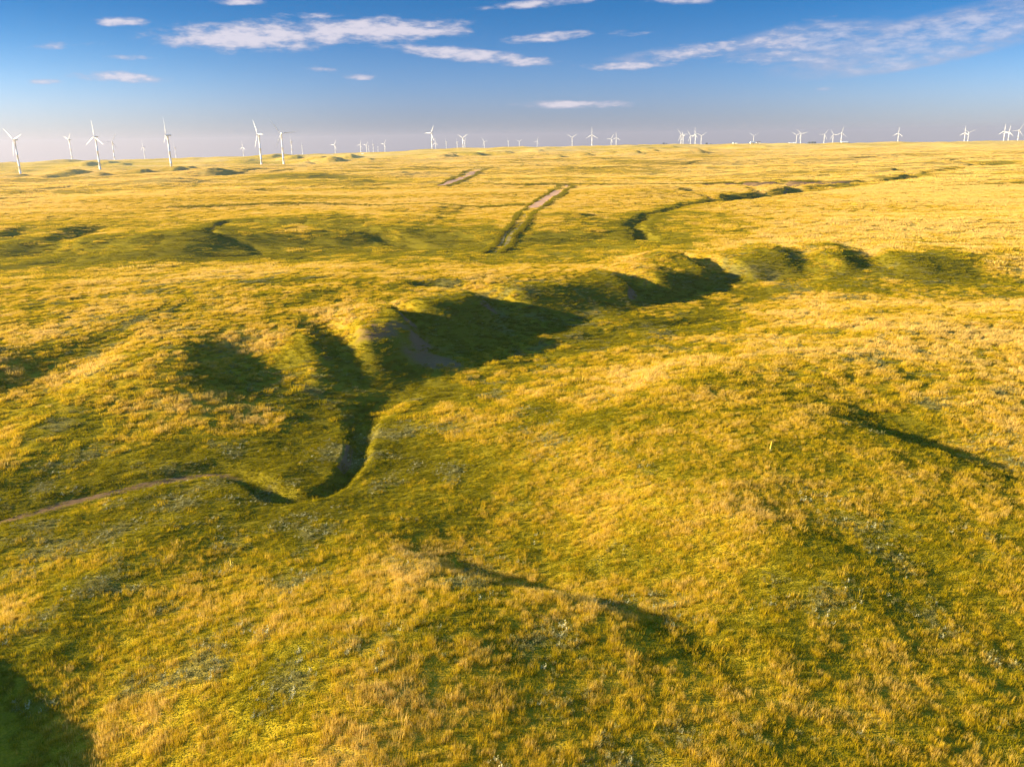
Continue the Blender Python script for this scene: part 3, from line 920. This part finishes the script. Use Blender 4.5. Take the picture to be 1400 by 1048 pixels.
WHITE = paint("tower_white", (.72, .72, .71), .45)
BLADE = paint("blade_white", (.70, .70, .70), .4)
GREYM = paint("grey_metal", (.42, .43, .44), .5)
WALL = paint("white_siding", (.76, .74, .69), .8)
ROOF = paint("dark_roof", (.12, .10, .09), .8)
METAL = paint("pale_metal_roof", (.62, .62, .60), .4)
GLASS = paint("window_glass", (.05, .06, .07), .15)
BARK = paint("bark", (.13, .09, .06), .9)
CROWN = paint("tree_leaves", (.055, .075, .025), .9, .35)
STALK = paint("yellow_flower_spike", (.52, .38, .03), .9, .12)
STEM = paint("dry_stem", (.42, .36, .10), .9)


def link(name, mesh, mat, parent=None, smooth=True):
    if mat:
        mesh.materials.append(mat)
    if smooth:
        mesh.polygons.foreach_set("use_smooth", [True] * len(mesh.polygons))
    o = bpy.data.objects.new(name, mesh)
    COL.objects.link(o)
    if parent:
        o.parent = parent
    return o


def lathe(prof, n=20):
    """profile [(radius, z)] turned about Z"""
    V, F = [], []
    for (r_, z_) in prof:
        V += [(r_ * math.cos(2 * math.pi * k / n), r_ * math.sin(2 * math.pi * k / n), z_) for k in range(n)]
    for i in range(len(prof) - 1):
        F += [(i * n + k, i * n + (k + 1) % n, (i + 1) * n + (k + 1) % n, (i + 1) * n + k) for k in range(n)]
    F.append(tuple(range((len(prof) - 1) * n, len(prof) * n)))
    F.append(tuple(reversed(range(n))))
    return V, F


def mesh_of(name, V, F):
    mesh = bpy.data.meshes.new(name)
    mesh.from_pydata([tuple(v) for v in V], [], F)
    mesh.update()
    return mesh


def box(V, F, x0, x1, y0, y1, z0, z1):
    i = len(V)
    V += [(x0, y0, z0), (x1, y0, z0), (x1, y1, z0), (x0, y1, z0), (x0, y0, z1), (x1, y0, z1), (x1, y1, z1), (x0, y1, z1)]
    F += [tuple(i + q for q in f) for f in ((3, 2, 1, 0), (4, 5, 6, 7), (0, 1, 5, 4), (1, 2, 6, 5), (2, 3, 7, 6), (3, 0, 4, 7))]


HUB = 80.0
TOWER_ME = mesh_of("tower", *lathe([(2.9, -6), (2.9, .25), (2.35, .3), (2.3, 20), (2.36, 20.02), (2.36, 20.3), (2.22, 20.32), (1.95, 46), (2.02, 46.02), (2.02, 46.3), (1.93, 46.32), (1.5, 77.6), (1.75, 77.7), (1.75, 78.3)], 24))
# nacelle: rounded body lofted along Y (front at -Y)
V, F = [], []
secs = [(-2.6, .95, .95, 0), (-2.0, 1.55, 1.6, 0), (-.5, 1.8, 1.9, .05), (3.5, 1.85, 1.95, .1), (6.6, 1.7, 1.8, .2), (7.4, 1.4, 1.45, .3)]
ns = 20
for (yy, wx_, hz_, zo) in secs:
    for k in range(ns):
        a = 2 * math.pi * k / ns
        ca, sa = math.cos(a), math.sin(a)
        e = .45
        V.append((wx_ * math.copysign(abs(ca) ** e, ca), yy, zo + hz_ * math.copysign(abs(sa) ** e, sa)))
for i in range(len(secs) - 1):
    F += [(i * ns + k, (i + 1) * ns + k, (i + 1) * ns + (k + 1) % ns, i * ns + (k + 1) % ns) for k in range(ns)]
F.append(tuple(range(ns))); F.append(tuple(reversed(range((len(secs) - 1) * ns, len(secs) * ns))))
box(V, F, -.5, .5, 5.2, 5.9, 1.9, 2.9)          # cooler and mast on the roof
NAC_ME = mesh_of("nacelle", V, F)
V, F = lathe([(1.55, 0), (1.6, .8), (1.45, 1.8), (1.0, 2.6), (.4, 3.0), (.05, 3.1)], 20)
HUB_ME = mesh_of("hub", [(x_, -z_, y_) for (x_, y_, z_) in V], [tuple(reversed(f)) for f in F])
# blade: root cylinder to aerofoil, 38 m
V, F = [], []
st = [(1.2, 1.0, 1.0, 0), (3.0, 1.05, .9, 10), (6, 2.1, .62, 16), (8.5, 2.75, .5, 14), (13, 2.45, .38, 10), (20, 1.9, .28, 6), (28, 1.4, .2, 3), (34, 1.0, .14, 1), (37.2, .6, .09, 0), (38.5, .15, .04, 0)]
for (zz, ch, th, tw) in st:
    for k in range(12):
        a = 2 * math.pi * k / 12
        px_ = ch * .85 * (.5 * math.cos(a) + (.18 if zz > 4 else 0))
        py_ = th * .5 * math.sin(a) * (1 + .5 * math.cos(a) if zz > 4 else 1) * (1.0 if zz < 4 else 1.6)
        c_, s_ = math.cos(R(tw)), math.sin(R(tw))
        V.append((px_ * c_ - py_ * s_, -1.2 + px_ * s_ + py_ * c_ - .0009 * zz * zz, zz))
for i in range(len(st) - 1):
    F += [(i * 12 + k, i * 12 + (k + 1) % 12, (i + 1) * 12 + (k + 1) % 12, (i + 1) * 12 + k) for k in range(12)]
F.append(tuple(range((len(st) - 1) * 12, len(st) * 12))); F.append(tuple(reversed(range(12))))
BLADE_ME = mesh_of("blade", V, F)
V, F = [], []
box(V, F, -.55, .55, -2.45, -2.36, .5, 2.7)
box(V, F, -.9, .9, -3.6, -2.45, -.6, .35)
DOOR_ME = mesh_of("door", V, F)

GROUP = "white wind turbines across the far plain"
TURBINES = [  # hub in the photograph, likely distance, yaw, blade angle, label
    (20.1, 192.5, 2330, -28, -48, "white wind turbine at the far left edge of the plain, one blade hanging straight down"),
    (130.3, 187, 2185, -29, 0, "large white wind turbine with one blade pointing straight up, right of the leftmost turbine"),
    (94.6, 191, 4600, -40, -70, "faint hazy wind turbine between the two large turbines at the left edge"),
    (154, 199, 3200, -150, -30, "greyish wind turbine turned away, between two big ones at left, blade level left"),
    (196, 201, 5600, -45, 0, "very faint tiny wind turbine left of the lowest standing turbine with edge-on rotor"),
    (229.4, 189, 1960, -60, 5, "white wind turbine with edge-on rotor, its foot lowest on the slope of all turbines"),
    (239, 201.5, 6200, -80, 0, "very faint tiny wind turbine just right of the turbine standing lowest on the slope"),
    (332, 201, 6000, -40, 0, "very faint tiny wind turbine left of the tall white pair"),
    (353.7, 183.4, 2330, -52, -28, "tall white wind turbine, left one of the tall pair, nacelle pointing right"),
    (384.6, 184.8, 2050, -152, 36, "tall wind turbine seen from behind with grey shaded blades, right one of the tall pair"),
    (398, 193, 4600, -80, 0, "pale distant wind turbine standing close behind the grey bladed turbine on its right"),
    (413, 199, 6200, -80, 0, "smallest pale wind turbine right of the tall pair, only a thin upright line"),
    (457.7, 198, 5500, -38, 30, "small pale wind turbine alone at the left end of the distant middle row"),
    (492.8, 198, 5200, -35, 22, "small white wind turbine leading the tight cluster left of centre, blade level left"),
    (500.9, 199, 5800, -38, 45, "small pale wind turbine second in the tight cluster left of centre"),
    (504, 199.5, 6500, -85, 0, "thin pale wind turbine third in the tight cluster left of centre, rotor edge-on"),
    (510, 197.5, 6000, -90, 0, "thin upright wind turbine fourth in the cluster left of centre, blade straight up"),
    (516.6, 200.5, 7200, -90, 0, "tiniest wind turbine of the cluster left of centre, a short pale stroke"),
    (525.7, 197, 5500, -38, 35, "small white wind turbine at the right end of the cluster left of centre"),
    (590, 181.7, 3490, -42, 30, "tall white wind turbine standing before the ridge left of the picture's middle"),
    (595.5, 195.5, 6500, -38, 0, "tiny pale wind turbine directly behind the tall turbine left of the middle"),
    (610, 194, 5200, -88, 0, "thin white wind turbine with edge-on rotor, first right of the tall middle-left turbine"),
    (625, 194.5, 5200, -88, 0, "thin white wind turbine with edge-on rotor, close left of the Y-shaped turbine"),
    (632.9, 188.6, 4000, -30, 60, "white wind turbine with blades in a Y shape, left of the picture's middle"),
    (635.5, 193, 5000, -60, 170, "smaller wind turbine half hidden behind the Y-shaped turbine left of the middle"),
    (662, 193.7, 5500, -30, -38, "small white wind turbine with a blade leaning upper left, right of the Y-shaped one"),
    (695, 193, 5500, -88, 0, "thin edge-on wind turbine near the very middle of the skyline"),
    (710, 194.6, 6000, -30, 58, "tiny Y-shaped wind turbine just right of the skyline's middle"),
    (734.5, 195.4, 6000, -35, 20, "tiny wind turbine alone on the bare skyline above the dirt road"),
    (782.4, 188, 5200, -25, 60, "small Y-shaped wind turbine left of the tall one with an upright blade right of centre"),
    (809.5, 184.3, 4150, -25, 0, "tall white wind turbine right of centre with one blade straight up, standing alone"),
    (835.7, 190, 5200, -30, 30, "smaller left one of two overlapping wind turbines right of centre"),
    (842.6, 188.6, 4600, -30, 0, "taller right one of two overlapping wind turbines right of centre, blade upright"),
    (931.5, 184.3, 4400, -20, -35, "tall wind turbine at the left end of the five-turbine cluster, blade leaning upper left"),
    (934.4, 185.5, 5200, -80, 90, "wind turbine half hidden behind the left end turbine of the five-turbine cluster"),
    (944.4, 185.7, 4700, -30, -35, "middle wind turbine of the five-turbine cluster, blade leaning upper left"),
    (951, 183.5, 4600, -75, 0, "edge-on thin wind turbine of the five-turbine cluster, second from its right"),
    (959, 185.7, 4700, -20, 58, "Y-shaped wind turbine at the right end of the five-turbine cluster, near dark trees"),
    (1030.6, 185.5, 6000, -20, 60, "lone Y-shaped wind turbine rising behind the small white farm buildings"),
    (1089.5, 184.8, 5600, -30, -60, "smaller left one of a close pair of wind turbines above the pale shed"),
    (1095.4, 183.4, 5200, -20, -45, "taller right one of a close pair of wind turbines above the pale shed"),
    (1127.3, 185.7, 4800, -15, 32, "wind turbine right of the dark tree clump, one blade level to the left"),
    (1139.5, 184.3, 4800, -30, -30, "wind turbine between two bigger ones right of the dark tree clump"),
    (1151, 181.7, 4200, -10, 10, "tallest wind turbine right of the dark tree clump, blade nearly upright, beside a low barn"),
    (1228.6, 183.4, 4700, -50, 5, "lone wind turbine with narrow rotor on the right part of the skyline"),
    (1319.8, 181.5, 5200, -60, 0, "thinner left one of a close pair of wind turbines near the right edge"),
    (1324.7, 181.7, 5000, -15, -55, "Y-shaped right one of a close pair of wind turbines near the right edge"),
    (1374, 179.5, 5200, -55, 0, "smallest left one of the last three wind turbines at the right edge"),
    (1379.9, 181, 4800, -60, 10, "middle one of the last three wind turbines at the right edge, blade upright"),
    (1393.5, 178.3, 4300, -15, 25, "rightmost wind turbine of all, cut close to the right edge"),
]


def turbine(px, py, dist, yaw, phase, label):
    d = ray(px, py)
    h = math.hypot(d.x, d.y)
    ux, uy, te = d.x / h, d.y / h, d.z / h
    ds = np.linspace(dist * .8, dist * 1.25, 90)
    zt = height(ux * ds, uy * ds)
    err = np.abs((zt + HUB - CAM_H) / ds - te) * FPX + 1.2 * np.abs(np.log(ds / dist)) / .2
    k = int(np.argmin(err))
    root = bpy.data.objects.new("wind_turbine", None)
    COL.objects.link(root)
    root.empty_display_size = 4
    root.location = (ux * ds[k], uy * ds[k], zt[k] - .1)
    root["label"] = label
    root["category"] = "wind turbine"
    root["group"] = GROUP
    add_parts(root, yaw, phase)
    return root


def part_copy(name, mesh, mat, parent):
    o = bpy.data.objects.new(name, mesh)
    if not mesh.materials:
        mesh.materials.append(mat)
        mesh.polygons.foreach_set("use_smooth", [True] * len(mesh.polygons))
    COL.objects.link(o)
    o.parent = parent
    return o


def add_parts(root, yaw, phase):
    part_copy("tower", TOWER_ME, WHITE, root)
    dr = part_copy("door", DOOR_ME, GREYM, root)
    dr.rotation_euler = (0, 0, R(20))
    na_ = part_copy("nacelle", NAC_ME, WHITE, root)
    na_.location = (0, 0, HUB); na_.rotation_euler = (0, 0, R(yaw))
    hb = part_copy("hub", HUB_ME, WHITE, root)
    hb.matrix_local = Matrix.Translation((0, 0, HUB)) @ Matrix.Rotation(R(yaw), 4, 'Z') @ Matrix.Translation((0, -2.5, 0)) @ Matrix.Rotation(R(phase), 4, 'Y')
    for k in range(3):
        b = part_copy("blade", BLADE_ME, BLADE, hb)
        b.rotation_euler = (0, R(120 * k), 0)


for t in TURBINES:
    turbine(*t)


# ------------------------------------------------------------------ farmsteads on the skyline
def shed(px, dist, L, Wd, H, rise, rot, wall, roof, label, cat, windows=2, dz=0.0):
    d = ray(px, 200)
    h = math.hypot(d.x, d.y)
    x, y = d.x / h * dist, d.y / h * dist
    root = bpy.data.objects.new("farm_building", None)
    COL.objects.link(root)
    root.location = (x, y, gz(x, y) + dz)
    root.rotation_euler = (0, 0, R(rot))
    root["label"] = label; root["category"] = cat; root["group"] = "farm buildings on the skyline"
    a, b = L / 2, Wd / 2
    V = [(-a, -b, -2), (a, -b, -2), (a, b, -2), (-a, b, -2), (-a, -b, H), (a, -b, H), (a, b, H), (-a, b, H), (-a, 0, H + rise), (a, 0, H + rise)]
    F = [(0, 1, 5, 4), (2, 3, 7, 6), (1, 2, 6, 9, 5), (3, 0, 4, 8, 7), (3, 2, 1, 0)]
    link("wall", mesh_of("wall", V, F), wall, root, False)
    V, F = [], []
    o, t = .5, .25
    for s in (-1, 1):
        i = len(V)
        e = rise * o / b
        V += [(-a - o, s * (b + o), H - e + .02), (a + o, s * (b + o), H - e + .02), (a + o, 0, H + rise + .02), (-a - o, 0, H + rise + .02),
              (-a - o, s * (b + o), H - e + t), (a + o, s * (b + o), H - e + t), (a + o, 0, H + rise + t), (-a - o, 0, H + rise + t)]
        F += [tuple(i + q for q in f) for f in ((0, 1, 2, 3), (7, 6, 5, 4), (0, 4, 5, 1), (1, 5, 6, 2), (3, 7, 4, 0))]
    rf = link("roof", mesh_of("roof", V, F), roof, root, False)
    V, F = [], []
    box(V, F, -.9, .9, -b - .06, -b - .003, 0, min(2.4, H - .3))
    link("door", mesh_of("door", V, F), GREYM, root, False)
    for k in range(windows):
        V, F = [], []
        xc = -a + (k + .5) * L / windows + .01
        if abs(xc) < 1.8:
            xc += 3
        box(V, F, xc - .6, xc + .6, -b - .05, -b - .003, 1.1, 2.3)
        link("window", mesh_of("window", V, F), GLASS, root, False)
    return root


shed(1003, 3340, 8, 7, 7, 2.5, 20, WALL, METAL, "narrow white farm building, left of two white specks apart from the farmhouse", "building", 0)
shed(1006.6, 3360, 6, 6, 6, 2, 0, WALL, METAL, "narrow white farm building, right of two white specks apart from the farmhouse", "building", 0)
shed(1028, 3340, 14, 8, 5, 3, 10, WALL, METAL, "white farmhouse with a pale roof beneath the lone Y-shaped wind turbine", "house", 3)
shed(1036.5, 3350, 15, 9, 4.5, 3, -5, WALL, ROOF, "white farm shed with a dark roof beside the white farmhouse", "shed", 2)
shed(1082, 3340, 22, 9, 4, 2.6, 8, WALL, METAL, "long pale shed below the close pair of wind turbines", "shed", 3)
shed(1086, 3330, 7, 6, 5, 2.4, 0, WALL, METAL, "small pale building against the right end of the long pale shed", "building", 1)
shed(1154, 3330, 24, 10, 4, 3, 0, WALL, METAL, "low white barn with pale roof by the tallest right turbine", "barn", 3)
shed(453, 2900, 8, 5, 3.5, 1.5, 10, WALL, METAL, "tiny white hut on the slope below the first small turbine of the middle row", "hut", 1)
shed(495, 2950, 6, 5, 3.5, 1.5, -10, WALL, METAL, "tiny white hut on the slope below the tight turbine cluster", "hut", 1)


def tree(px, dist, h_, w_, label, seed):
    rg = random.Random(seed)
    d = ray(px, 200)
    h = math.hypot(d.x, d.y)
    x, y = d.x / h * dist, d.y / h * dist
    root = bpy.data.objects.new("tree", None)
    COL.objects.link(root)
    root.location = (x, y, gz(x, y))
    root["label"] = label; root["category"] = "tree"; root["group"] = "dark trees on the skyline"
    V, F = lathe([(.45, -1), (.36, h_ * .2), (.25, h_ * .45), (.08, h_ * .85)], 8)
    for k in range(5):
        a = rg.uniform(0, 6.28); z0 = h_ * rg.uniform(.25, .5); l_ = w_ * .35
        i = len(V)
        dx_, dy_ = math.cos(a), math.sin(a)
        V += [(-dy_ * .12, dx_ * .12, z0), (dy_ * .12, -dx_ * .12, z0), (0, 0, z0 + .3), (dx_ * l_, dy_ * l_, z0 + h_ * .25)]
        F += [(i, i + 1, i + 3), (i + 1, i + 2, i + 3), (i + 2, i, i + 3)]
    link("trunk", mesh_of("trunk", V, F), BARK, root)
    V, F = [], []
    lobes = [(rg.uniform(-.3, .3) * w_, rg.uniform(-.3, .3) * w_, h_ * rg.uniform(.38, .8), w_ * rg.uniform(.18, .3)) for _ in range(9)]
    for (lx_, ly_, lz_, lr_) in lobes:
        for _ in range(70):
            u = Vector((rg.gauss(0, 1), rg.gauss(0, 1), rg.gauss(0, 1))).normalized() * lr_ * rg.uniform(.6, 1.08)
            c = Vector((lx_, ly_, lz_)) + u
            n1 = Vector((rg.gauss(0, 1), rg.gauss(0, 1), rg.gauss(0, 1))).normalized()
            n2 = n1.orthogonal().normalized()
            s = rg.uniform(.3, .7)
            i = len(V)
            V += [c - n1 * s, c + n2 * s * .6, c + n1 * s, c - n2 * s * .6]
            F.append((i, i + 1, i + 2, i + 3))
    link("crown", mesh_of("crown", V, F), CROWN, root, False)


tree(966, 3360, 9, 9, "bigger dark tree on the skyline right of the five-turbine cluster", 1)
tree(971.5, 3380, 5.5, 8, "low dark tree right of the bigger one by the five-turbine cluster", 2)
tree(907, 3380, 6, 10, "low dark tree on the skyline left of the five-turbine cluster, larger of two", 3)
tree(911, 3390, 4.5, 6, "smallest dark tree on the skyline left of the five-turbine cluster", 4)
tree(1106, 3360, 8.5, 11, "left tree of the dark clump on the right skyline", 5)
tree(1110, 3350, 9, 11, "middle tree of the dark clump on the right skyline", 6)
tree(1114, 3370, 7.5, 10, "right tree of the dark clump on the right skyline", 7)
tree(1159, 3360, 7, 8, "dark tree behind the low white barn by the tallest right turbine", 8)


def flower_spike(px, py, h_, lean, label):
    x, y = gp(px, py)
    root = bpy.data.objects.new("mullein_plant", None)
    COL.objects.link(root)
    root.location = (x, y, gz(x, y))
    root.rotation_euler = (0, lean, 0)
    root["label"] = label; root["category"] = "plant"
    V, F = lathe([(.03, -.1), (.028, h_ * .35), (.02, h_ * .5)], 8)
    link("stem", mesh_of("stem", V, F), STEM, root)
    V, F = [], []
    n = 14
    for i in range(22):
        t = i / 21
        rr = (.075 * (1 - t) ** .6 + .012) * (1 + .25 * math.sin(i * 2.4))
        V += [(rr * (1 + .25 * math.sin(k * 2.1 + i)) * math.cos(2 * math.pi * k / n), rr * (1 + .25 * math.cos(k * 1.7 + i * 1.3)) * math.sin(2 * math.pi * k / n), h_ * (.32 + .68 * t)) for k in range(n)]
    for i in range(21):
        F += [(i * n + k, i * n + (k + 1) % n, (i + 1) * n + (k + 1) % n, (i + 1) * n + k) for k in range(n)]
    F.append(tuple(range(21 * n, 22 * n))); F.append(tuple(reversed(range(n))))
    link("flower_spike", mesh_of("flower_spike", V, F), STALK, root)
    V, F = [], []
    for k in range(13):
        a = k * 2.4; l_ = .16 + .14 * (k % 3) / 2; z0 = .04 + .035 * k
        dx_, dy_ = math.cos(a), math.sin(a)
        i = len(V)
        V += [(0, 0, z0), (dx_ * l_ * .5 - dy_ * .05, dy_ * l_ * .5 + dx_ * .05, z0 + .1), (dx_ * l_, dy_ * l_, z0 + .08), (dx_ * l_ * .5 + dy_ * .05, dy_ * l_ * .5 - dx_ * .05, z0 + .1)]
        F.append((i, i + 1, i + 2, i + 3))
    link("leaf_rosette", mesh_of("leaf_rosette", V, F), STEM, root, False)


flower_spike(1052.5, 618, 1.35, .1, "yellow flower spike rising from the grass on the right slope")
flower_spike(318, 776, 1.15, -.12, "thin leaning yellow flower spike in the grass of the left foreground")

# ------------------------------------------------------------------ haze
if HAZE:
    V, F = [], []
    box(V, F, -9500, 9500, -300, 11500, -420, 130)
    hz = link("haze", mesh_of("haze", V, F), None, None, False)
    hz["kind"] = "stuff"
    hz["label"] = "thin evening haze over the plain"
    mt = bpy.data.materials.new("haze")
    mt.use_nodes = True
    N = NT(mt.node_tree)
    N.n.clear()
    o = N.node('ShaderNodeOutputMaterial')
    pv = N.node('ShaderNodeVolumePrincipled')
    pv.inputs['Color'].default_value = (.43, .43, .56, 1)
    pv.inputs['Density'].default_value = HAZE
    pv.inputs['Anisotropy'].default_value = .25
    N.l.new(pv.outputs[0], o.inputs['Volume'])
    hz.data.materials.append(mt)
